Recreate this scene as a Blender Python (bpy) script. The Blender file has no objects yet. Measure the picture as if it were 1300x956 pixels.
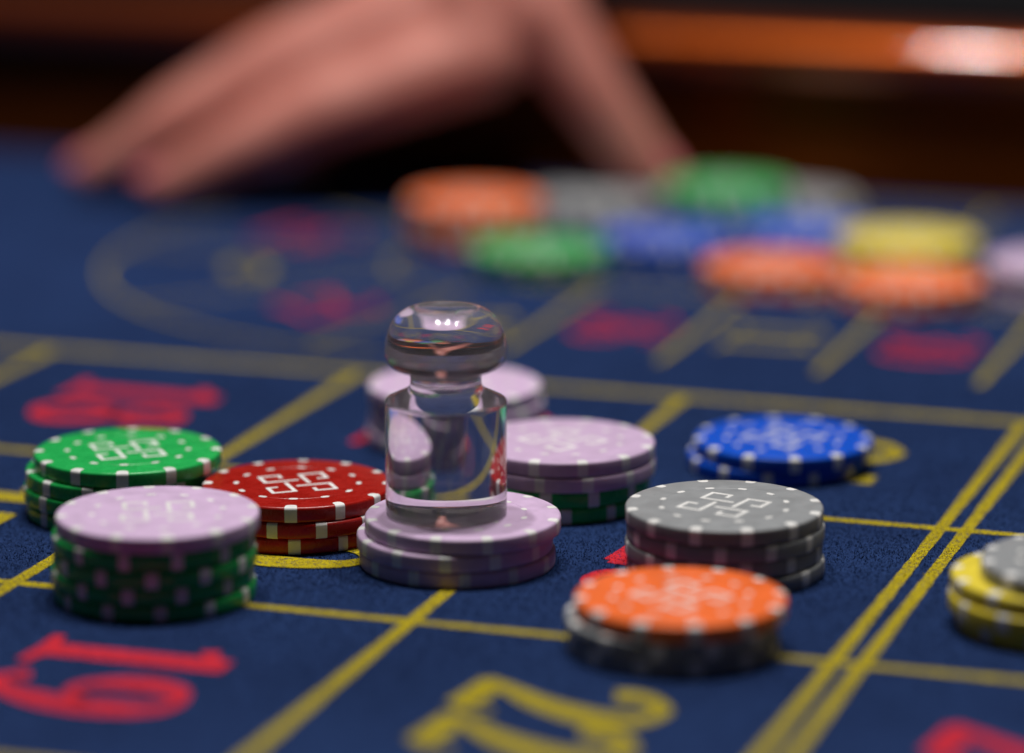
import bpy, bmesh, math, random
import numpy as np
from mathutils import Vector, Matrix

random.seed(11)
sc = bpy.context.scene
COL = sc.collection
MM = 0.001

# ------------------------------------------------------------------ camera
cam_d = bpy.data.cameras.new('camera')
cam = bpy.data.objects.new('camera', cam_d)
COL.objects.link(cam)
sc.camera = cam
cam.location = (0.0, 0.0, 0.2008)
cam.rotation_euler = (math.radians(90 - 12.54), 0, 0)
cam_d.sensor_width = 36.0
cam_d.lens = 127.4
cam_d.shift_y = -45.0 / 1300.0
cam_d.clip_start = 0.01
cam_d.clip_end = 50
cam_d.dof.use_dof = True
cam_d.dof.focus_distance = 0.731
cam_d.dof.aperture_fstop = 4.3

# ------------------------------------------------------------------ world
world = bpy.data.worlds.new('World')
sc.world = world
world.use_nodes = True
bg = world.node_tree.nodes['Background']
bg.inputs[0].default_value = (1.0, 0.86, 0.78, 1)
bg.inputs[1].default_value = 0.006

# ------------------------------------------------------------------ lamps (a row of ceiling spots over the table, plus an added soft fill panel)
def disc_lamp(name, loc, target, size, power, color):
    l = bpy.data.lights.new(name, 'AREA')
    l.shape = 'DISK'
    l.size = size
    l.energy = power
    l.color = color
    o = bpy.data.objects.new(name, l)
    COL.objects.link(o)
    o.location = loc
    d = Vector(target) - Vector(loc)
    o.rotation_euler = d.to_track_quat('-Z', 'Y').to_euler()
    return o

WARM = (1.0, 0.975, 0.95)
for x in (-0.175, 0.03, 0.235):
    disc_lamp('ceiling_spot', (x, 0.82, 1.12), (x * 0.6, 0.80, 0), 0.05, 5.1, WARM)
disc_lamp('fill_panel', (0.0, 2.5, 2.0), (0, 2.5, 0), 4.8, 3.5, (1.0, 0.9, 0.84))  # added fill with no known source, also brightens what the marker refracts

sc.view_settings.view_transform = 'Standard'
sc.view_settings.look = 'None'
sc.view_settings.exposure = 0.0
sc.view_settings.gamma = 1.0
sc.cycles.max_bounces = 14
sc.cycles.transmission_bounces = 12
sc.cycles.glossy_bounces = 6
sc.cycles.use_denoising = True
sc.cycles.sample_clamp_indirect = 4.0

# ------------------------------------------------------------------ material helpers
def new_mat(name):
    m = bpy.data.materials.new(name)
    m.use_nodes = True
    nt = m.node_tree
    return m, nt, nt.nodes['Principled BSDF']

def N(nt, kind, **kw):
    n = nt.nodes.new(kind)
    for k, v in kw.items():
        setattr(n, k, v)
    return n

def ramp(nt, stops):
    r = N(nt, 'ShaderNodeValToRGB')
    e = r.color_ramp.elements
    e[0].position, e[0].color = stops[0][0], (*stops[0][1], 1)
    e[1].position, e[1].color = stops[-1][0], (*stops[-1][1], 1)
    for p, c in stops[1:-1]:
        q = e.new(p)
        q.color = (*c, 1)
    return r

def noise(nt, vec, scale, detail=2.0, rough=0.5, dist=0.0):
    n = N(nt, 'ShaderNodeTexNoise')
    n.inputs['Scale'].default_value = scale
    n.inputs['Detail'].default_value = detail
    n.inputs['Roughness'].default_value = rough
    n.inputs['Distortion'].default_value = dist
    nt.links.new(vec, n.inputs['Vector'])
    return n

def geo_pos(nt):
    return N(nt, 'ShaderNodeNewGeometry').outputs['Position']

FELT_DARK = (0.005, 0.0145, 0.058)
FELT_LIGHT = (0.021, 0.051, 0.165)

def felt_nodes(nt, bsdf):
    """colour and relief of the woven nap, shared by cloth and printed ink"""
    pos = geo_pos(nt)
    fine = noise(nt, pos, 2600, 2, 0.6)
    mid = noise(nt, pos, 750, 3, 0.65)
    big = noise(nt, pos, 28, 3, 0.5)
    add = N(nt, 'ShaderNodeMath', operation='ADD')
    nt.links.new(fine.outputs['Fac'], add.inputs[0])
    nt.links.new(mid.outputs['Fac'], add.inputs[1])
    half = N(nt, 'ShaderNodeMath', operation='MULTIPLY')
    nt.links.new(add.outputs[0], half.inputs[0])
    half.inputs[1].default_value = 0.5
    bump = N(nt, 'ShaderNodeBump')
    bump.inputs['Strength'].default_value = 0.8
    bump.inputs['Distance'].default_value = 0.0005
    nt.links.new(half.outputs[0], bump.inputs['Height'])
    nt.links.new(bump.outputs[0], bsdf.inputs['Normal'])
    bsdf.inputs['Roughness'].default_value = 0.95
    bsdf.inputs['Specular IOR Level'].default_value = 0.1
    bsdf.inputs['Sheen Weight'].default_value = 0.03
    bsdf.inputs['Sheen Roughness'].default_value = 0.5
    bsdf.inputs['Sheen Tint'].default_value = (0.5, 0.6, 1.0, 1)
    cr = ramp(nt, [(0.34, FELT_DARK), (0.5, tuple((a + b) * 0.46 for a, b in zip(FELT_DARK, FELT_LIGHT))), (0.66, FELT_LIGHT)])
    nt.links.new(half.outputs[0], cr.inputs[0])
    var = ramp(nt, [(0.3, (0.86, 0.86, 0.88)), (0.7, (1.1, 1.1, 1.08))])
    nt.links.new(big.outputs['Fac'], var.inputs[0])
    mul = N(nt, 'ShaderNodeMix', data_type='RGBA', blend_type='MULTIPLY')
    mul.inputs['Factor'].default_value = 1.0
    nt.links.new(cr.outputs[0], mul.inputs[6])
    nt.links.new(var.outputs[0], mul.inputs[7])
    return mul.outputs[2], half.outputs[0], pos

def mat_felt():
    m, nt, b = new_mat('blue_felt')
    c, h, p = felt_nodes(nt, b)
    nt.links.new(c, b.inputs['Base Color'])
    return m

def mat_print(name, dark, light):
    m, nt, b = new_mat(name)
    c, h, p = felt_nodes(nt, b)
    ink = ramp(nt, [(0.35, dark), (0.62, light)])
    nt.links.new(h, ink.inputs[0])
    n = noise(nt, p, 1500, 2, 0.7)
    thr = ramp(nt, [(0.33, (0, 0, 0)), (0.45, (1, 1, 1))])
    nt.links.new(n.outputs['Fac'], thr.inputs[0])
    mx = N(nt, 'ShaderNodeMix', data_type='RGBA')
    nt.links.new(thr.outputs[0], mx.inputs['Factor'])
    nt.links.new(c, mx.inputs[6])
    nt.links.new(ink.outputs[0], mx.inputs[7])
    nt.links.new(mx.outputs[2], b.inputs['Base Color'])
    return m

def mat_plastic(name, col, rough=0.34, spec=0.32):
    """moulded plastic: each piece a touch different, rubbed and scratched, with specks of grime"""
    m, nt, b = new_mat(name)
    tc = N(nt, 'ShaderNodeTexCoord')
    oi = N(nt, 'ShaderNodeObjectInfo')
    off = N(nt, 'ShaderNodeVectorMath', operation='ADD')
    nt.links.new(tc.outputs['Object'], off.inputs[0])
    nt.links.new(oi.outputs['Random'], off.inputs[1])
    pos = off.outputs[0]
    n1 = noise(nt, pos, 260, 5, 0.62)
    n2 = noise(nt, pos, 2200, 2, 0.5)
    speck = noise(nt, pos, 900, 2, 0.6)
    mp = N(nt, 'ShaderNodeMapping')
    mp.inputs['Rotation'].default_value = (0, 0, 0.7)
    mp.inputs['Scale'].default_value = (90, 2600, 300)
    nt.links.new(pos, mp.inputs['Vector'])
    scr = noise(nt, mp.outputs[0], 1.0, 3, 0.6, 0.4)
    cr = ramp(nt, [(0.3, tuple(c * 0.88 for c in col)), (0.7, tuple(min(1, c * 1.06) for c in col))])
    nt.links.new(n1.outputs['Fac'], cr.inputs[0])
    sr = ramp(nt, [(0.70, (1, 1, 1)), (0.78, (0.62, 0.60, 0.58))])
    nt.links.new(speck.outputs['Fac'], sr.inputs[0])
    mul = N(nt, 'ShaderNodeMix', data_type='RGBA', blend_type='MULTIPLY')
    mul.inputs['Factor'].default_value = 1.0
    nt.links.new(cr.outputs[0], mul.inputs[6])
    nt.links.new(sr.outputs[0], mul.inputs[7])
    hsv = N(nt, 'ShaderNodeHueSaturation')
    vr = N(nt, 'ShaderNodeMapRange')
    vr.inputs['To Min'].default_value = 0.92
    vr.inputs['To Max'].default_value = 1.06
    nt.links.new(oi.outputs['Random'], vr.inputs['Value'])
    nt.links.new(vr.outputs[0], hsv.inputs['Value'])
    nt.links.new(mul.outputs[2], hsv.inputs['Color'])
    nt.links.new(hsv.outputs[0], b.inputs['Base Color'])
    mixr = N(nt, 'ShaderNodeMath', operation='MULTIPLY_ADD')
    nt.links.new(scr.outputs['Fac'], mixr.inputs[0])
    mixr.inputs[1].default_value = 0.5
    nt.links.new(n1.outputs['Fac'], mixr.inputs[2])
    rr = N(nt, 'ShaderNodeMapRange')
    rr.inputs['From Min'].default_value = 0.45
    rr.inputs['From Max'].default_value = 1.05
    rr.inputs['To Min'].default_value = rough - 0.10
    rr.inputs['To Max'].default_value = rough + 0.16
    nt.links.new(mixr.outputs[0], rr.inputs['Value'])
    nt.links.new(rr.outputs[0], b.inputs['Roughness'])
    b.inputs['Specular IOR Level'].default_value = spec
    hs = N(nt, 'ShaderNodeMath', operation='ADD')
    nt.links.new(n2.outputs['Fac'], hs.inputs[0])
    nt.links.new(scr.outputs['Fac'], hs.inputs[1])
    bump = N(nt, 'ShaderNodeBump')
    bump.inputs['Strength'].default_value = 0.09
    bump.inputs['Distance'].default_value = 0.0002
    nt.links.new(hs.outputs[0], bump.inputs['Height'])
    nt.links.new(bump.outputs[0], b.inputs['Normal'])
    return m

def mat_wood(name, k, coat=1.0, spec=1.0):
    m, nt, b = new_mat(name)
    tc = N(nt, 'ShaderNodeTexCoord')
    mp = N(nt, 'ShaderNodeMapping')
    mp.inputs['Scale'].default_value = (3, 60, 60)
    nt.links.new(tc.outputs['Object'], mp.inputs['Vector'])
    n = noise(nt, mp.outputs[0], 3.0, 5, 0.6, 0.6)
    cr = ramp(nt, [(0.3, (0.34 * k, 0.066 * k, 0.004 * k)), (0.55, (0.56 * k, 0.118 * k, 0.008 * k)), (0.75, (0.72 * k, 0.17 * k, 0.014 * k))])
    nt.links.new(n.outputs['Fac'], cr.inputs[0])
    nt.links.new(cr.outputs[0], b.inputs['Base Color'])
    b.inputs['Roughness'].default_value = 0.33
    b.inputs['Specular IOR Level'].default_value = spec
    b.inputs['Specular Tint'].default_value = (1.0, 0.30, 0.06, 1)
    b.inputs['IOR'].default_value = 2.1
    b.inputs['Coat Weight'].default_value = coat
    b.inputs['Coat Tint'].default_value = (1.0, 0.62, 0.38, 1)
    b.inputs['Coat IOR'].default_value = 1.6
    b.inputs['Coat Roughness'].default_value = 0.04
    return m

def mat_skin():
    m, nt, b = new_mat('skin')
    pos = geo_pos(nt)
    n = noise(nt, pos, 60, 4, 0.6)
    cr = ramp(nt, [(0.3, (0.52, 0.17, 0.13)), (0.7, (0.66, 0.26, 0.205))])
    nt.links.new(n.outputs['Fac'], cr.inputs[0])
    nt.links.new(cr.outputs[0], b.inputs['Base Color'])
    b.inputs['Roughness'].default_value = 0.5
    b.inputs['Subsurface Weight'].default_value = 0.15
    b.inputs['Subsurface Radius'].default_value = (1.0, 0.35, 0.2)
    b.inputs['Subsurface Scale'].default_value = 0.004
    n2 = noise(nt, pos, 700, 3, 0.6)
    bump = N(nt, 'ShaderNodeBump')
    bump.inputs['Strength'].default_value = 0.25
    bump.inputs['Distance'].default_value = 0.0006
    nt.links.new(n2.outputs['Fac'], bump.inputs['Height'])
    nt.links.new(bump.outputs[0], b.inputs['Normal'])
    return m

def mat_cloth():
    m, nt, b = new_mat('black_cloth')
    n = noise(nt, geo_pos(nt), 900, 2, 0.5)
    cr = ramp(nt, [(0.3, (0.004, 0.004, 0.005)), (0.7, (0.012, 0.012, 0.014))])
    nt.links.new(n.outputs['Fac'], cr.inputs[0])
    nt.links.new(cr.outputs[0], b.inputs['Base Color'])
    b.inputs['Roughness'].default_value = 0.9
    b.inputs['Specular IOR Level'].default_value = 0.1
    return m

def mat_acrylic():
    """polished acrylic with room light painted in as a pale, uneven diffuse film"""
    m, nt, b = new_mat('clear_acrylic')
    b.inputs['Base Color'].default_value = (0.975, 0.96, 0.975, 1)
    b.inputs['Transmission Weight'].default_value = 1.0
    b.inputs['IOR'].default_value = 1.49
    b.inputs['Roughness'].default_value = 0.0
    tc = N(nt, 'ShaderNodeTexCoord')
    n = noise(nt, tc.outputs['Object'], 130, 5, 0.6, 0.8)
    room_veil = N(nt, 'ShaderNodeMapRange')
    room_veil.inputs['From Min'].default_value = 0.35
    room_veil.inputs['From Max'].default_value = 0.75
    room_veil.inputs['To Min'].default_value = 0.035
    room_veil.inputs['To Max'].default_value = 0.15
    nt.links.new(n.outputs['Fac'], room_veil.inputs['Value'])
    d = N(nt, 'ShaderNodeBsdfDiffuse')  # pale film stands in for the light of a brighter room
    d.inputs['Color'].default_value = (0.78, 0.73, 0.79, 1)
    mx = N(nt, 'ShaderNodeMixShader')
    nt.links.new(room_veil.outputs[0], mx.inputs[0])
    nt.links.new(b.outputs[0], mx.inputs[1])
    nt.links.new(d.outputs[0], mx.inputs[2])
    nt.links.new(mx.outputs[0], nt.nodes['Material Output'].inputs['Surface'])
    return m

M_FELT = mat_felt()
M_YEL = mat_print('yellow_print', (0.28, 0.21, 0.003), (0.50, 0.40, 0.01))
M_RED = mat_print('red_print', (0.42, 0.008, 0.016), (0.66, 0.03, 0.045))
M_WOOD = mat_wood('polished_mahogany', 0.07)
M_WOOD_SHADED = mat_wood('shaded_mahogany', 0.12, 0.0, 0.25)  # same wood, shade on the rail face put into its dull tone
CHIP = {
    'green': mat_plastic('green_plastic', (0.016, 0.40, 0.085), 0.25, 0.42),
    'red': mat_plastic('red_plastic', (0.38, 0.008, 0.004), 0.25, 0.42),
    'grey': mat_plastic('grey_plastic', (0.275, 0.285, 0.295), 0.42),
    'lavender': mat_plastic('lavender_plastic', (0.61, 0.44, 0.64), 0.42),
    'orange': mat_plastic('orange_plastic', (0.93, 0.17, 0.035)),
    'blue': mat_plastic('blue_plastic', (0.003, 0.085, 0.60)),
    'yellow': mat_plastic('yellow_plastic', (0.80, 0.64, 0.055)),
}
M_WHITE = mat_plastic('white_inlay', (0.80, 0.79, 0.77), 0.4)
M_CREAM = mat_plastic('cream_inlay', (0.76, 0.74, 0.68), 0.4)
M_ACR = mat_acrylic()
M_SKIN = mat_skin()
M_NAIL = mat_plastic('nail', (0.78, 0.20, 0.22), 0.25)
M_CLOTH = mat_cloth()

# ------------------------------------------------------------------ mesh helpers
def mesh_from(name, verts, faces, mat, smooth=False):
    me = bpy.data.meshes.new(name)
    me.from_pydata(verts, [], faces)
    me.materials.append(mat)
    if smooth:
        for p in me.polygons:
            p.use_smooth = True
    me.update()
    return me

def link(name, data, parent=None, loc=(0, 0, 0), rz=0.0):
    o = bpy.data.objects.new(name, data)
    COL.objects.link(o)
    o.location = loc
    o.rotation_euler = (0, 0, rz)
    if parent is not None:
        o.parent = parent
    return o

def tag(o, label=None, cat=None, group=None, kind=None):
    if label:
        o['label'] = label
    if cat:
        o['category'] = cat
    if group:
        o['group'] = group
    if kind:
        o['kind'] = kind
    return o

def lathe(name, prof, seg, mat, a0=0.0, a1=2 * math.pi, sharp=30):
    """revolve a profile given in millimetres; ends on the axis are closed"""
    full = abs(a1 - a0 - 2 * math.pi) < 1e-6
    n = seg if full else seg + 1
    verts, rings = [], []
    for r, z in prof:
        if r < 1e-6:
            rings.append([len(verts)])
            verts.append((0, 0, z * MM))
        else:
            ring = []
            for i in range(n):
                a = a0 + (a1 - a0) * i / seg
                ring.append(len(verts))
                verts.append((r * math.cos(a) * MM, r * math.sin(a) * MM, z * MM))
            rings.append(ring)
    faces = []
    for k in range(len(rings) - 1):
        A, B = rings[k], rings[k + 1]
        for i in range(seg):
            j = (i + 1) % n if full else i + 1
            if len(A) == 1:
                faces.append((A[0], B[j], B[i]))
            elif len(B) == 1:
                faces.append((A[i], A[j], B[0]))
            else:
                faces.append((A[i], A[j], B[j], B[i]))
    me = mesh_from(name, verts, faces, mat, True)
    bm = bmesh.new()
    bm.from_mesh(me)
    bmesh.ops.recalc_face_normals(bm, faces=bm.faces)
    if sharp:
        for e in bm.edges:
            if len(e.link_faces) == 2 and e.calc_face_angle(0) > math.radians(sharp):
                e.smooth = False
    bm.to_mesh(me)
    bm.free()
    return me

def catmull(pts, n=8):
    out = []
    P = [pts[0]] + list(pts) + [pts[-1]]
    for i in range(1, len(P) - 2):
        p0, p1, p2, p3 = P[i - 1], P[i], P[i + 1], P[i + 2]
        for k in range(n):
            t = k / n
            out.append(tuple(0.5 * ((2 * b) + (-a + c) * t + (2 * a - 5 * b + 4 * c - d) * t * t + (-a + 3 * b - 3 * c + d) * t ** 3)
                             for a, b, c, d in zip(p0, p1, p2, p3)))
    out.append(tuple(pts[-1]))
    return out

def strip(pts, verts, faces, z):
    """flat ribbon along (x, y, width) points"""
    n = len(pts)
    base = len(verts)
    for i, (x, y, w) in enumerate(pts):
        x0, y0 = pts[max(0, i - 1)][:2]
        x1, y1 = pts[min(n - 1, i + 1)][:2]
        dx, dy = x1 - x0, y1 - y0
        L = math.hypot(dx, dy) or 1
        nx, ny = -dy / L, dx / L
        verts.append((x + nx * w / 2, y + ny * w / 2, z))
        verts.append((x - nx * w / 2, y - ny * w / 2, z))
    for i in range(n - 1):
        a = base + 2 * i
        faces.append((a, a + 1, a + 3, a + 2))

# ------------------------------------------------------------------ the table: felt with its printed layout
PHI = -0.3185                    # the layout lies turned against the camera
CU, SU = math.cos(PHI), math.sin(PHI)
def xy(u, v):                    # layout millimetres to world metres
    return ((u * CU - v * SU) * MM, (u * SU + v * CU) * MM)

RAIL_V = 1084.0
fv, ff = [], []
for u, v in ((-1150, 230), (420, 230), (420, RAIL_V + 25), (-1150, RAIL_V + 25)):
    x, y = xy(u, v)
    fv.append((x, y, 0.0))
for p in list(fv):
    fv.append((p[0], p[1], -0.02))
ff = [(0, 1, 2, 3), (7, 6, 5, 4), (0, 4, 5, 1), (1, 5, 6, 2), (2, 6, 7, 3), (3, 7, 4, 0)]
felt = link('table_felt', mesh_from('table_felt', fv, ff, M_FELT))
tag(felt, kind='structure')

INKED = []
ink_z = [0.00012]
def ink(name, strokes, mat, origin, up, size, straight=False):
    """strokes in unit glyph space, laid on the felt: up = direction (u, v) of the glyph's top"""
    verts, faces = [], []
    rx, ry = up[1], -up[0]                       # reading direction
    for st in strokes:
        ink_z[0] += 0.000002
        w = []
        strip(st, w, faces_tmp := [], 0.0)
        b = len(verts)
        for x, y, z in w:
            u = origin[0] + (rx * x + up[0] * y) * size
            v = origin[1] + (ry * x + up[1] * y) * size
            X, Y = xy(u, v)
            verts.append((X, Y, ink_z[0]))
        rec = np.array(verts[b:])[:, :2] / MM
        INKED.append((mat, np.concatenate([rec[:2], rec[-2:]]) if straight else rec))
        faces.extend(tuple(b + i for i in f) for f in faces_tmp)
    me = mesh_from(name, verts, faces, mat)
    bm = bmesh.new()
    bm.from_mesh(me)
    for f in bm.faces:
        f.normal_update()
        if f.normal.z < 0:
            f.normal_flip()
    bm.to_mesh(me)
    bm.free()
    if ink_z[0] > 0.00026:
        ink_z[0] = 0.00012
    return link(name, me, felt)

def line(u0, v0, u1, v1, w=3.0):
    L = math.hypot(u1 - u0, v1 - v0)
    n = max(2, int(L / 2.2))
    pts = []
    for i in range(n + 1):
        t = i / n
        pts.append((u0 + (u1 - u0) * t, v0 + (v1 - v0) * t, w * random.uniform(0.9, 1.1)))
    return ink('layout_line', [pts], M_YEL, (0, 0), (0, 1), 1.0, True)

def arc(cu, cv, r, a0, a1, w=1.1):
    n = int(abs(a1 - a0) * r / 3)
    pts = [(cu + r * math.cos(a0 + (a1 - a0) * i / n), cv + r * math.sin(a0 + (a1 - a0) * i / n), w) for i in range(n + 1)]
    return ink('layout_line', [pts], M_YEL, (0, 0), (0, 1), 1.0)

def cr(*pts):
    return catmull(pts, 7)

def ln(*pts):
    return list(pts)

DIG = {
    '0': [cr((.3, .96, .07), (.13, .84, .13), (.07, .5, .19), (.13, .16, .13), (.3, .04, .07), (.47, .16, .13), (.53, .5, .19), (.47, .84, .13), (.3, .96, .07))],
    '1': [ln((.3, .04, .17), (.3, .97, .17)), cr((.3, .95, .05), (.2, .86, .07), (.08, .81, .09)), ln((.06, .03, .06), (.3, .06, .1), (.54, .03, .06))],
    '2': [cr((.12, .70, .17), (.1, .82, .12), (.28, .96, .08), (.47, .86, .15), (.49, .68, .18), (.36, .42, .15), (.18, .22, .1), (.05, .07, .07)),
          cr((.05, .08, .08), (.28, .1, .15), (.5, .06, .12)), ln((.52, .04, .05), (.56, .24, .05))],
    '3': [cr((.1, .76, .15), (.14, .9, .1), (.3, .96, .07), (.46, .86, .15), (.46, .66, .16), (.26, .53, .06)),
          cr((.26, .53, .06), (.48, .44, .16), (.5, .2, .18), (.32, .04, .08), (.14, .08, .1), (.08, .24, .15))],
    '4': [ln((.4, .04, .17), (.4, .96, .17)), ln((.38, .94, .06), (.03, .32, .06)), ln((.02, .29, .08), (.57, .29, .08)), ln((.22, .03, .06), (.56, .03, .06))],
    '5': [ln((.14, .93, .15), (.5, .93, .12)), ln((.14, .94, .06), (.11, .52, .06)), cr((.11, .52, .06), (.3, .62, .08), (.5, .46, .17), (.5, .2, .18), (.3, .04, .08), (.13, .09, .1), (.08, .24, .14))],
    '6': [cr((.48, .84, .13), (.4, .95, .08), (.24, .9, .1), (.1, .62, .17), (.08, .34, .19), (.14, .12, .14), (.3, .04, .07), (.47, .14, .15), (.5, .34, .18), (.42, .52, .1), (.28, .56, .06), (.14, .44, .06))],
    '7': [ln((.06, .91, .14), (.53, .91, .12)), ln((.07, .96, .05), (.06, .72, .05)), cr((.52, .9, .06), (.38, .6, .1), (.28, .3, .17), (.27, .03, .19))],
    '8': [cr((.3, .96, .07), (.13, .86, .14), (.14, .66, .15), (.3, .54, .12), (.46, .4, .16), (.5, .18, .16), (.3, .04, .07), (.1, .18, .15), (.12, .38, .12), (.3, .54, .07), (.44, .68, .11), (.45, .86, .12), (.3, .96, .07))],
    '9': [cr((.12, .16, .13), (.2, .05, .08), (.36, .1, .1), (.5, .38, .17), (.52, .66, .19), (.46, .88, .14), (.3, .96, .07), (.13, .86, .15), (.1, .66, .18), (.18, .48, .1), (.32, .44, .06), (.46, .56, .06))],
}
REDS = {1, 3, 5, 7, 9, 12, 14, 16, 18, 19, 21, 23, 25, 27, 30, 32, 34, 36}
def numeral(n, u, v, up, size, bold=1.2, narrow=1.0):
    s = str(n)
    adv = 0.62
    strokes = []
    for k, ch in enumerate(s):
        x0 = (k - len(s) / 2) * adv + 0.01
        for st in DIG[ch]:
            strokes.append([((x + x0) * narrow, y - 0.5, w * bold) for x, y, w in st])
    return ink('numeral', strokes, M_RED if n in REDS else M_YEL, (u, v), up, size)

COLS = [-555.0, -472.3, -389.5, -307.0, -224.2]
ROWS = [427.0, 523.0, 619.0, 715.0, 811.5]
for u in COLS:
    line(u, 340, u, 811.5)
for u in (-142.4, -137.0, -54.5, 28.0, 110.0):
    line(u, 340, u, 811.5, 2.7)
for v in ROWS[1:4]:
    line(-620, v, 200, v, 2.9)
line(-620, 811.5, 200, 811.5, 3.6)
cells = COLS + [-142.0, -54.5, 28.0, 110.0]
first = 10
for i in range(len(cells) - 1):
    base = first + 3 * i
    cu = (cells[i] + cells[i + 1]) / 2
    for k, cv in enumerate((571.0, 667.0, 763.0)):
        n = base + k
        if 10 <= n <= 33:
            numeral(n, cu + 0.8, cv, (1, 0), 39.5, 1.02, 0.86)

# the oval track beyond the number grid
TU, TV, RO, RI = -308.0, 952.0, 120.0, 40.0
arc(TU, TV, RO, math.pi / 2, 3 * math.pi / 2)
arc(TU, TV, RI, math.pi / 2, 3 * math.pi / 2)
for v in (928.0, TV + RI, TV + RO):
    line(TU, v, 180, v, 1.8)
for k in range(11):
    u = -281.0 + 40.3 * k
    line(u, 846.0, u, 928.0, 1.8)
    line(u, TV + RI, u, TV + RO, 1.8)
for k, n in enumerate((36, 11, 30, 8, 23, 10, 5, 24, 16, 33)):
    numeral(n, -260.0 + 40.3 * k, 881.0, (1, 0), 25.0, 0.7)
for a, n in ((0.1, 13), (-0.465, 27), (-1.15, 6), (-1.84, 34), (-2.5, 17)):
    ang = -math.pi / 2 + a
    numeral(n, TU + 80 * math.cos(ang), TV + 80 * math.sin(ang), (math.cos(ang + math.pi / 2), math.sin(ang + math.pi / 2)), 25.0, 0.65)
for a in (-0.18, -0.8, -1.5, -2.18, -2.8):
    ang = -math.pi / 2 + a
    line(TU + RI * math.cos(ang), TV + RI * math.sin(ang), TU + RO * math.cos(ang), TV + RO * math.sin(ang), 1.1)

# ------------------------------------------------------------------ nap of the felt: short fibres standing where the cloth is seen sharp
def mat_nap(name, dark, light):
    m, nt, b = new_mat(name)
    g = N(nt, 'ShaderNodeNewGeometry')
    cr = ramp(nt, [(0.0, dark), (0.75, tuple((p + q) / 2 for p, q in zip(dark, light))), (1.0, light)])
    nt.links.new(g.outputs['Random Per Island'], cr.inputs[0])
    nt.links.new(cr.outputs[0], b.inputs['Base Color'])
    b.inputs['Roughness'].default_value = 0.8
    b.inputs['Specular IOR Level'].default_value = 0.15
    return m

def build_nap():
    rng = np.random.default_rng(5)
    n = 520000
    P = np.stack([rng.uniform(-150, 150, n), rng.uniform(560, 960, n)], 1)
    keep = np.ones(n)
    y = P[:, 1]
    keep *= np.clip((y - 560) / 60, 0, 1) * np.clip((960 - y) / 120, 0, 1)
    P = P[rng.uniform(0, 1, n) < keep]
    n = len(P)
    kind = np.zeros(n, int)
    Q = P + rng.normal(0, 0.13, P.shape)          # ink does not end on a clean edge
    for mat, L in INKED:
        lo, hi = L.min(0), L.max(0)
        if hi[0] < -150 or lo[0] > 150 or hi[1] < 560 or lo[1] > 960:
            continue
        a, b = L[0::2], L[1::2]
        mid, w = (a + b) / 2, np.linalg.norm(a - b, axis=1) / 2
        cand = np.where((Q[:, 0] > lo[0]) & (Q[:, 0] < hi[0]) & (Q[:, 1] > lo[1]) & (Q[:, 1] < hi[1]))[0]
        if not len(cand):
            continue
        C = Q[cand]
        inside = np.zeros(len(cand), bool)
        for k in range(len(mid) - 1):
            d = mid[k + 1] - mid[k]
            L2 = d @ d
            if L2 < 1e-9:
                continue
            t = ((C - mid[k]) @ d) / L2
            tc = np.clip(t, 0, 1)
            dist = np.linalg.norm(C - mid[k] - tc[:, None] * d, axis=1)
            inside |= (t >= -0.02) & (t <= 1.02) & (dist < w[k] + (w[k + 1] - w[k]) * tc)
        kind[cand[inside]] = 1 if mat is M_YEL else 2
    h = rng.uniform(0.18, 0.5, n)
    wd = rng.uniform(0.07, 0.16, n)
    az = rng.uniform(0, math.pi, n)
    lean = rng.normal(0, 0.22, (n, 2))
    V = np.zeros((n, 3, 3))
    dx = np.stack([np.cos(az), np.sin(az)], 1) * wd[:, None]
    V[:, 0, :2] = P - dx
    V[:, 1, :2] = P + dx
    V[:, 2, :2] = P + lean
    V[:, 0, 2] = V[:, 1, 2] = 0.02
    V[:, 2, 2] = h
    me = bpy.data.meshes.new('felt_nap')
    me.vertices.add(3 * n)
    me.vertices.foreach_set('co', (V * MM).astype(np.float32).ravel())
    me.loops.add(3 * n)
    me.loops.foreach_set('vertex_index', np.arange(3 * n, dtype=np.int32))
    me.polygons.add(n)
    me.polygons.foreach_set('loop_start', np.arange(0, 3 * n, 3, dtype=np.int32))
    me.polygons.foreach_set('loop_total', np.full(n, 3, dtype=np.int32))
    for m in (mat_nap('blue_nap', (0.004, 0.013, 0.052), (0.034, 0.082, 0.245)),
              mat_nap('yellow_nap', (0.21, 0.155, 0.003), (0.56, 0.46, 0.012)),
              mat_nap('red_nap', (0.34, 0.008, 0.014), (0.70, 0.04, 0.05))):
        me.materials.append(m)
    me.polygons.foreach_set('material_index', kind.astype(np.int32))
    me.update()
    me.validate()
    o = link('felt_nap', me, felt)
    o['kind'] = 'stuff'
build_nap()

# ------------------------------------------------------------------ the wooden rail behind the felt
def extrude_profile(name, prof, u0, u1, mat, smooth=True):
    verts, faces = [], []
    n = len(prof)
    for u in (u0, u1):
        for v, z in prof:
            verts.append((u * MM, v * MM, z * MM))
    for i in range(n):
        j = (i + 1) % n
        faces.append((i, j, n + j, n + i))
    faces.append(tuple(reversed(range(n))))
    faces.append(tuple(range(n, 2 * n)))
    me = mesh_from(name, verts, faces, mat, smooth)
    bm = bmesh.new()
    bm.from_mesh(me)
    bmesh.ops.recalc_face_normals(bm, faces=bm.faces)
    for e in bm.edges:
        if len(e.link_faces) == 2 and e.calc_face_angle(0) > math.radians(25):
            e.smooth = False
    bm.to_mesh(me)
    bm.free()
    return me

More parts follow.
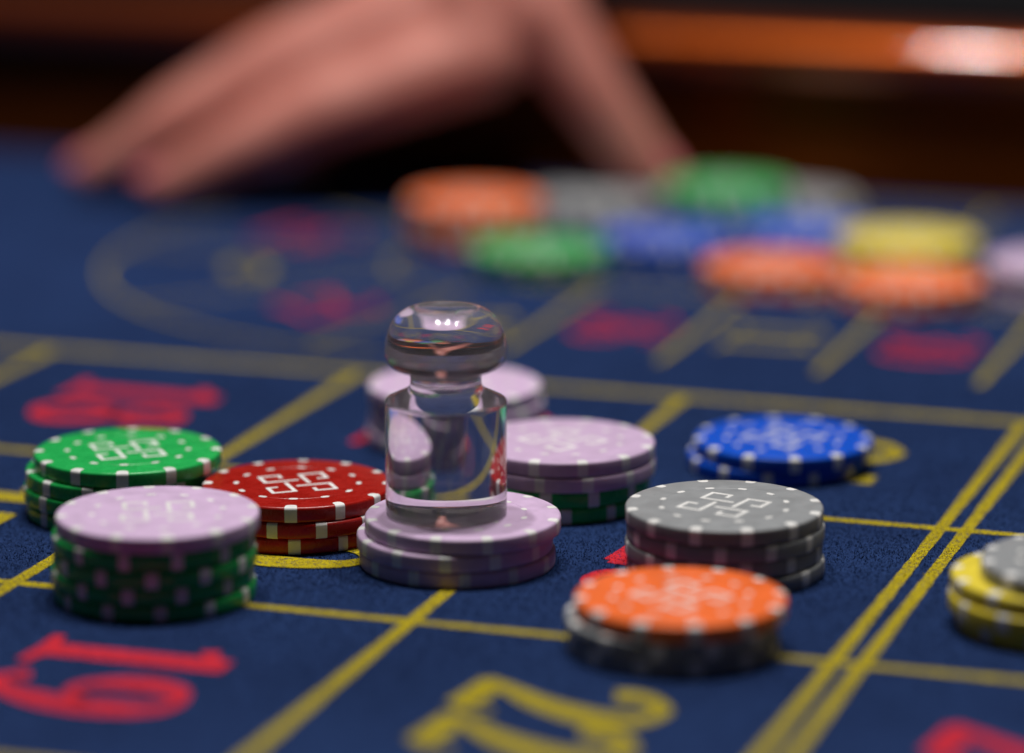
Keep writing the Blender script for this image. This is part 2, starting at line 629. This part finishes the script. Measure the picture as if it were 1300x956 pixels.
rx, ry = xy(-300, RAIL_V)
rail = link('table_rail', None, None, (rx, ry, 0), PHI)
tag(rail, 'polished dark wooden rail running along the far edge of the felt', 'rail')
link('rail_face', extrude_profile('rail_face', [(0, 0.2), (0, 36), (24, 36), (24, 0.2)], -800, 700, M_WOOD_SHADED), rail)
bull = [(8 + 15 * math.cos(math.radians(t)), 43.5 + 10.0 * math.sin(math.radians(t))) for t in range(0, 360, 8)]
link('rail_cap', extrude_profile('rail_cap', bull, -800, 700, M_WOOD), rail)

# added black bolster outside the rail, keeps the strip above it dark
arm = link('backdrop_bolster', extrude_profile('backdrop_bolster', [(72 + 46 * math.copysign(abs(math.cos(math.radians(t))) ** 0.6, math.cos(math.radians(t))),
            36 + 40 * math.copysign(abs(math.sin(math.radians(t))) ** 0.6, math.sin(math.radians(t)))) for t in range(0, 360, 6)], -800, 700, M_CLOTH), None, (rx, ry, 0), PHI)
tag(arm, 'added black padded bolster, a dark backdrop behind the polished wooden rail', 'backdrop_bolster')

# ------------------------------------------------------------------ chips
R, T = 19.6, 3.28
PITCH = T + 0.10
GR = 0.645 * R
def chip_profile(off=0.0):
    b = 0.58
    arc_top = [(R - b + (b + off) * math.sin(t), T - b + (b + off) * math.cos(t)) for t in [math.pi / 2 * k / 4 for k in range(5)]]
    arc_bot = [(R - b + (b + off) * math.cos(t), b - (b + off) * math.sin(t)) for t in [math.pi / 2 * k / 4 for k in range(5)]]
    return arc_top, arc_bot
at, ab = chip_profile()
prof = [(0, T), (GR - 0.16, T), (GR, T - 0.10), (GR + 0.16, T)] + at + ab + [(0, 0)]
BODY = {k: lathe('chip_' + k, prof, 120, m) for k, m in CHIP.items()}
OFF = 0.03
st_, sb_ = chip_profile(OFF)
sp = [(R - 2.1, T + OFF)] + st_ + sb_ + [(R - 2.1, -OFF)]
HALF = 1.18 / R
SPOT_MESH = lathe('edge_spot', sp, 6, M_WHITE, -HALF, HALF)
# rounded inner corners on the flat face come from a narrower first ring
for vtx in SPOT_MESH.vertices:
    r = math.hypot(vtx.co.x, vtx.co.y) / MM
    if r < R - 2.05:
        a = math.atan2(vtx.co.y, vtx.co.x)
        k = 1.0 - 0.16 * abs(a / HALF) ** 4
        vtx.co.x = (R - 2.1 + 0.5 * abs(a / HALF) ** 4) * MM * math.cos(a * 0.97)
        vtx.co.y = (R - 2.1 + 0.5 * abs(a / HALF) ** 4) * MM * math.sin(a * 0.97)

dv, df = [], []
nseg = 14
for k in range(nseg):
    t = 2 * math.pi * k / nseg
    ct, s_ = math.cos(t), math.sin(t)
    dv.append(((GR + 0.55 * math.copysign(abs(ct) ** 0.7, ct)) * MM, 0.95 * math.copysign(abs(s_) ** 0.7, s_) * MM, (T + 0.025) * MM))
df.append(tuple(range(nseg)))
DASH_MESH = mesh_from('ring_dash', dv, df, M_WHITE)

def emblem_mesh(mat):
    verts, faces = [], []
    wd = 0.044 * R
    base = [(-.045, -.118), (.315, -.118), (.315, -.355), (.105, -.355), (.105, -.245)]
    for q in range(4):
        c_, s_ = math.cos(q * math.pi / 2), math.sin(q * math.pi / 2)
        P = [Vector(((x * c_ - y * s_) * R, (x * s_ + y * c_) * R)) for x, y in base]
        L, Rr = [], []
        for i, p in enumerate(P):
            d0 = (P[i] - P[i - 1]).normalized() if i else (P[1] - P[0]).normalized()
            d1 = (P[i + 1] - P[i]).normalized() if i < len(P) - 1 else d0
            n0, n1 = Vector((-d0.y, d0.x)), Vector((-d1.y, d1.x))
            mt = (n0 + n1).normalized()
            h = wd / 2 / max(0.3, mt.dot(n0))
            L.append(p + mt * h)
            Rr.append(p - mt * h)
        b = len(verts)
        z = T + 0.02 + 0.003 * q
        for a, c in zip(L, Rr):
            verts.append((a.x * MM, a.y * MM, z * MM))
            verts.append((c.x * MM, c.y * MM, z * MM))
        for i in range(len(P) - 1):
            j = b + 2 * i
            faces.append((j, j + 1, j + 3, j + 2))
    return mesh_from('emblem', verts, faces, mat)
EMBLEM = emblem_mesh(M_WHITE)

MARK = {'the grey stack right of the clear marker': math.radians(59), 'the red stack beside the clear marker': math.radians(20),
        'the green stack left of the red chips': math.radians(21)}       # how far each emblem is turned
ORD = ['top', 'second', 'third', 'fourth', 'fifth', 'sixth', 'seventh']
def make_chip(color, loc, rz, face, mark=0.35):
    o = link(color + '_chip', BODY[color], None, loc, rz)
    for k in range(12):
        s = link('edge_spot', SPOT_MESH, o, (0, 0, 0), k * math.pi / 6 + random.uniform(-0.008, 0.008))
        s.scale.y = random.uniform(0.9, 1.08)
        if face:
            link('ring_dash', DASH_MESH, o, (0, 0, 0), k * math.pi / 6)
    if face:
        link('emblem', EMBLEM, o, (0, 0, 0), mark - rz)
    return o

def stack(desc, X, Y, chips, rot_top=None, jitter=0.5):
    """chips from the felt upwards: (colour, dx, dy, rotation in degrees or None)"""
    n = len(chips)
    for i, c in enumerate(chips):
        color = c[0]
        dx = c[1] if len(c) > 1 else random.uniform(-jitter, jitter)
        dy = c[2] if len(c) > 2 else random.uniform(-jitter, jitter)
        rz = math.radians(c[3]) if len(c) > 3 else random.uniform(0, math.pi / 6)
        z = 0.10 + i * PITCH
        o = make_chip(color, ((X + dx) * MM, (Y + dy) * MM, z * MM), rz, i == n - 1 or (len(c) > 4),
                      MARK.get(desc, random.uniform(0, math.pi / 2)))
        k = n - 1 - i
        cname = {'lavender': 'pale lavender', 'grey': 'grey'}.get(color, color)
        if n == 1:
            lab = f'{cname} chip, {desc}'
        elif k == 0:
            lab = f'top {cname} chip of {desc}'
        elif i == 0:
            lab = f'bottom {cname} chip of {desc}'
        else:
            lab = f'{cname} chip, {ORD[k]} from top of {desc}'
        tag(o, lab, 'chip', 'chips in ' + desc)
    return 0.10 + (n - 1) * PITCH + T + 0.03

G, RD, GY, LV, OR, BL, YE = 'green', 'red', 'grey', 'lavender', 'orange', 'blue', 'yellow'
stack('the green stack left of the red chips', -81.0, 737.0,
      [(G, -1.2, -0.4, 12), (G, -1.9, 0.1, 14), (G, -1.4, 0.2, 16), (G, 0.4, 0.0, 32.5)])
stack('the red stack beside the clear marker', -44.2, 722.6,
      [(RD, -0.5, 0.2, 3), (RD, 0.5, -0.2, 16), (RD, 0.0, 0.0, 29.5)])
top_marker = stack('the lavender stack under the clear marker', -10.4, 698.5,
      [(LV, -0.5, 0.0, 5), (LV, -1.0, -0.2, 25), (LV, 0.6, 0.2, 15)])
stack('the grey stack right of the clear marker', 42.0, 693.0,
      [(GY, 0.4, -0.2, 20), (GY, 0.0, 0.3, 9), (GY, 0.3, 0.0, 24), (GY, 0.0, 0.0, 10)])
stack('the near left lavender-topped green stack', -68.7, 675.6,
      [(G, -0.5, 0.0, 8), (G, -0.9, 0.3, 22), (G, -0.3, -0.2, 4), (G, -0.5, 0.1, 19), (LV, 0.3, 0.0, 11)])
stack('the orange-topped stack nearest the camera', 30.8, 641.5,
      [(GY, -1.0, 0.0, 10), (GY, -1.4, 0.3, 20), (OR, 0.3, 0.0, 5)])
stack('the lavender-topped stack beside the marker', 10.5, 745.5,
      [(G, -1.2, 0.0, 6), (G, -0.8, 0.2, 22), (LV, 0.3, -0.2, 15), (LV, 0.2, 0.0, 12)])
stack('the lavender stack half hidden behind the marker', -12.9, 798.5,
      [(LV, -0.4, 0.0, 11), (LV, 0.3, 0.3, 3), (LV, 0.5, -0.3, 20), (LV, 0.0, 0.0, 14)])
stack('the blue pair on the felt', 59.8, 775.0,
      [(BL, -1.4, 0.4, 20), (BL, 0.0, 0.0, 3)])
stack('the stack cut by the right edge', 103.0, 655.5,
      [(YE, 0.2, 0.0, 8), (YE, -1.2, -0.3, 24), (YE, -0.7, 0.4, 15, True), (GY, 4.6, -1.5, 5)])
# far, out of focus
stack('the blurred yellow stack', 110.0, 991.0, [(YE,), (YE,), (YE,)])
stack('the blurred orange pair in front of the yellow stack', 106.5, 949.5, [(OR, 0, 0), (OR, 0.3, 0.2)])
stack('the blurred orange pair left of the yellow stack', 71.5, 970.0, [(OR, 0, 0), (OR, -0.3, 0.2)])
stack('the blurred green pair', 8.0, 995.0, [(G,), (G,)])
stack('the blurred orange stack under the hand', -10.5, 1033.0, [(OR,), (OR,), (OR,), (OR,)])
stack('the blurred grey pair under the hand', 25.0, 1072.0, [(GY, 0, 0), (GY, 0.3, 0.2)])
stack('the blurred blue pair beside the green and blue stack', 85.0, 1022.0, [(BL, 0, 0), (BL, 0.2, 0.1)])
stack('the blurred blue pair behind the left orange pair', 44.0, 1013.0, [(BL, 0, 0), (BL, -0.3, -0.2)])
stack('the blurred green and blue stack by the thumb', 64.0, 1056.0, [(BL, 0, 0), (BL, 0.2, 0), (G, -0.2, 0), (G, -0.6, 0.2)])
stack('lying blurred between the green stack and the rail', 85.0, 1090.0, [(GY, 0, 0)])
stack('the blurred lavender stack cut by the right edge', 147.5, 957.0, [(LV,), (LV,), (LV,)])

# ------------------------------------------------------------------ clear marker standing on the lavender stack
knob = catmull([(7.6, 25.75), (7.2, 26.3), (7.05, 27.2), (7.1, 28.2), (7.5, 29.0), (8.8, 29.6), (10.6, 30.3), (11.7, 31.5), (12.1, 33.2), (12.05, 34.6),
                (11.7, 36.6), (10.9, 38.6), (9.5, 40.4), (7.9, 41.5), (6.5, 41.9), (4.6, 41.6), (2.4, 41.2)], 5)
mp = [(0, 0), (11.5, 0)] + [(11.5 + 0.6 * math.sin(t), 0.6 - 0.6 * math.cos(t)) for t in (0.4, 0.8, 1.2, 1.57)] + \
     [(12.1, 3), (12.1, 12), (12.1, 22.6)] + [(11.3 + 0.8 * math.cos(t), 22.8 + 0.9 * math.sin(t)) for t in (0.1, 0.3, 0.5, 0.7, 0.9, 1.1)] + \
     [(8.1, 25.3)] + knob + [(0, 41.1)]
marker = link('marker', lathe('marker', mp, 160, M_ACR, sharp=40), None, (-13.1 * MM, 698.5 * MM, (top_marker + 0.02) * MM))
tag(marker, 'clear acrylic marker with round knob standing on the lavender chips', 'marker')

# ------------------------------------------------------------------ hand reaching over the rail
tb = bmesh.new()
bmesh.ops.create_icosphere(tb, subdivisions=2, radius=1.0)
ICO_V = np.array([v.co[:] for v in tb.verts])
ICO_F = np.array([[v.index for v in f.verts] for f in tb.faces])
tb.free()
BALLS = []
def ball_chain(pts):
    for (p, r), (q, s) in zip(pts[:-1], pts[1:]):
        p, q = Vector(p), Vector(q)
        n = max(2, int((q - p).length / (0.22 * min(r, s))))
        for i in range(n + 1):
            t = i / n
            c = p.lerp(q, t)
            rad = r + (s - r) * t
            BALLS.append(ICO_V * rad * MM + np.array(c[:]) * MM)

FING = {   # base knuckle, two joints, tip (millimetres)
    'index': [((-10, 1089, 47), 14.0), ((-56, 1084, 31), 11.6), ((-86, 1082, 18), 9.4), ((-106, 1081, 8.4), 7.2)],
    'middle': [((-20, 1104, 60), 14.0), ((-72, 1100, 40), 11.6), ((-106, 1100, 23.5), 9.5), ((-129, 1102, 9.0), 7.4)],
    'ring': [((-28, 1121, 63), 13.0), ((-76, 1121, 41), 10.4), ((-106, 1122, 24), 8.8), ((-125, 1123, 8.8), 7.0)],
    'pinky': [((-30, 1138, 58), 11.5), ((-66, 1143, 36), 8.8), ((-87, 1146, 21), 7.4), ((-101, 1148, 7.6), 6.2)],
    'thumb': [((8, 1112, 104), 17.0), ((9, 1090, 60), 13.4), ((25, 1087, 35), 11.0), ((42, 1088, 11.5), 8.6)],
}
for k, ch in FING.items():
    ball_chain(ch)
meta = [FING['index'][0], FING['middle'][0], FING['ring'][0], FING['pinky'][0]]
wr = [((-4, 1122, 146), 17.0), ((-1, 1130, 148), 17.5), ((1, 1138, 149), 17.5), ((3, 1146, 150), 16.5)]
for a, b in zip(meta, wr):
    ball_chain([a, (tuple(Vector(a[0]).lerp(Vector(b[0]), 0.5)), 12.5), b])
for (a, b), (c, d) in zip(zip(meta[:-1], wr[:-1]), zip(meta[1:], wr[1:])):
    for f in (0.12, 0.35, 0.6, 0.85):
        p = Vector(a[0]).lerp(Vector(b[0]), f)
        q = Vector(c[0]).lerp(Vector(d[0]), f)
        ball_chain([(tuple(p), 11.5 + 4 * f), (tuple(q), 11.5 + 4 * f)])
# web between thumb and index, ball of the thumb
ball_chain([((6, 1112, 104), 16), ((0, 1098, 76), 15), ((-10, 1090, 48), 13)])
ball_chain([((8, 1092, 66), 12), ((0, 1091, 56), 11), ((-12, 1089, 47), 11)])
ball_chain([((9, 1090, 58), 11), ((2, 1089, 50), 9), ((-9, 1088, 44), 9)])
# forearm
ball_chain([((-1, 1134, 148), 20), ((5, 1146, 180), 22.5), ((20, 1190, 270), 32), ((40, 1230, 345), 38)])
me = bpy.data.meshes.new('person')
nb_, nv_ = len(BALLS), len(ICO_V)
allf = (ICO_F[None] + (np.arange(nb_) * nv_)[:, None, None]).reshape(-1, 3)
me.from_pydata(np.concatenate(BALLS).tolist(), [], allf.tolist())
me.materials.append(M_SKIN)
tmp = bpy.data.objects.new('tmp_person', me)
COL.objects.link(tmp)
rm = tmp.modifiers.new('r', 'REMESH')
rm.mode = 'VOXEL'
rm.voxel_size = 0.0013
rm.use_smooth_shade = True
sm = tmp.modifiers.new('s', 'SMOOTH')
sm.factor = 0.5
sm.iterations = 22
dg = bpy.context.evaluated_depsgraph_get()
hand_me = bpy.data.meshes.new_from_object(tmp.evaluated_get(dg))
bpy.data.objects.remove(tmp)
hand_me.name = 'person'
if not hand_me.materials:
    hand_me.materials.append(M_SKIN)
hand = link('person', hand_me)
tag(hand, 'blurred bare hand with spread fingers reaching down over the far chips', 'person')
for k, ch in FING.items():
    tip, prev = Vector(ch[3][0]), Vector(ch[2][0])
    d = (tip - prev).normalized()
    side = d.cross(Vector((0, 0, 1))).normalized()
    if k == 'thumb':
        nrm = (d.cross(Vector((0, 1, 0)))).normalized()
        nrm = nrm if nrm.x > 0 else -nrm
    else:
        nrm = side.cross(d).normalized()
        nrm = nrm if nrm.z > 0 else -nrm
    side = nrm.cross(d).normalized()
    r = ch[3][1]
    nb = bmesh.new()
    bmesh.ops.create_uvsphere(nb, u_segments=20, v_segments=12, radius=1.0)
    for v in nb.verts:
        a, b, c = v.co
        a2, b2 = math.copysign(abs(a) ** 0.75, a), math.copysign(abs(b) ** 0.8, b)
        v.co = (tip + d * (a2 * r * 0.82 + r * 0.15) + side * (b2 * r * 0.66) + nrm * (r * 0.80 + c * r * 0.22 - 0.24 * r * b * b)) * MM
    nm = bpy.data.meshes.new('fingernail')
    nb.to_mesh(nm)
    nb.free()
    nm.materials.append(M_NAIL)
    for p in nm.polygons:
        p.use_smooth = True
    link('fingernail', nm, hand)
# black sleeve above the frame
sl_p = []
sb = bmesh.new()
axis = [((4, 1143, 172), 30), ((6, 1156, 200), 32), ((12, 1174, 238), 36), ((22, 1194, 278), 41), ((40, 1230, 350), 48)]
rings = []
for (p, r) in axis:
    d = Vector((0.2, 0.42, 0.88)).normalized()
    e1 = d.cross(Vector((1, 0, 0))).normalized()
    e2 = d.cross(e1)
    ring = []
    for i in range(40):
        a = 2 * math.pi * i / 40
        w = r * (1 + 0.04 * math.sin(3 * a + p[2] * 0.05) + 0.03 * math.sin(7 * a))
        ring.append(sb.verts.new((Vector(p) + (e1 * math.cos(a) + e2 * math.sin(a)) * w) * MM))
    rings.append(ring)
for A, B in zip(rings[:-1], rings[1:]):
    for i in range(40):
        sb.faces.new((A[i], A[(i + 1) % 40], B[(i + 1) % 40], B[i]))
bmesh.ops.recalc_face_normals(sb, faces=sb.faces)
slm = bpy.data.meshes.new('sleeve')
sb.to_mesh(slm)
sb.free()
slm.materials.append(M_CLOTH)
for p in slm.polygons:
    p.use_smooth = True
slo = link('sleeve', slm, hand)
so = slo.modifiers.new('thick', 'SOLIDIFY')
so.thickness = 0.002
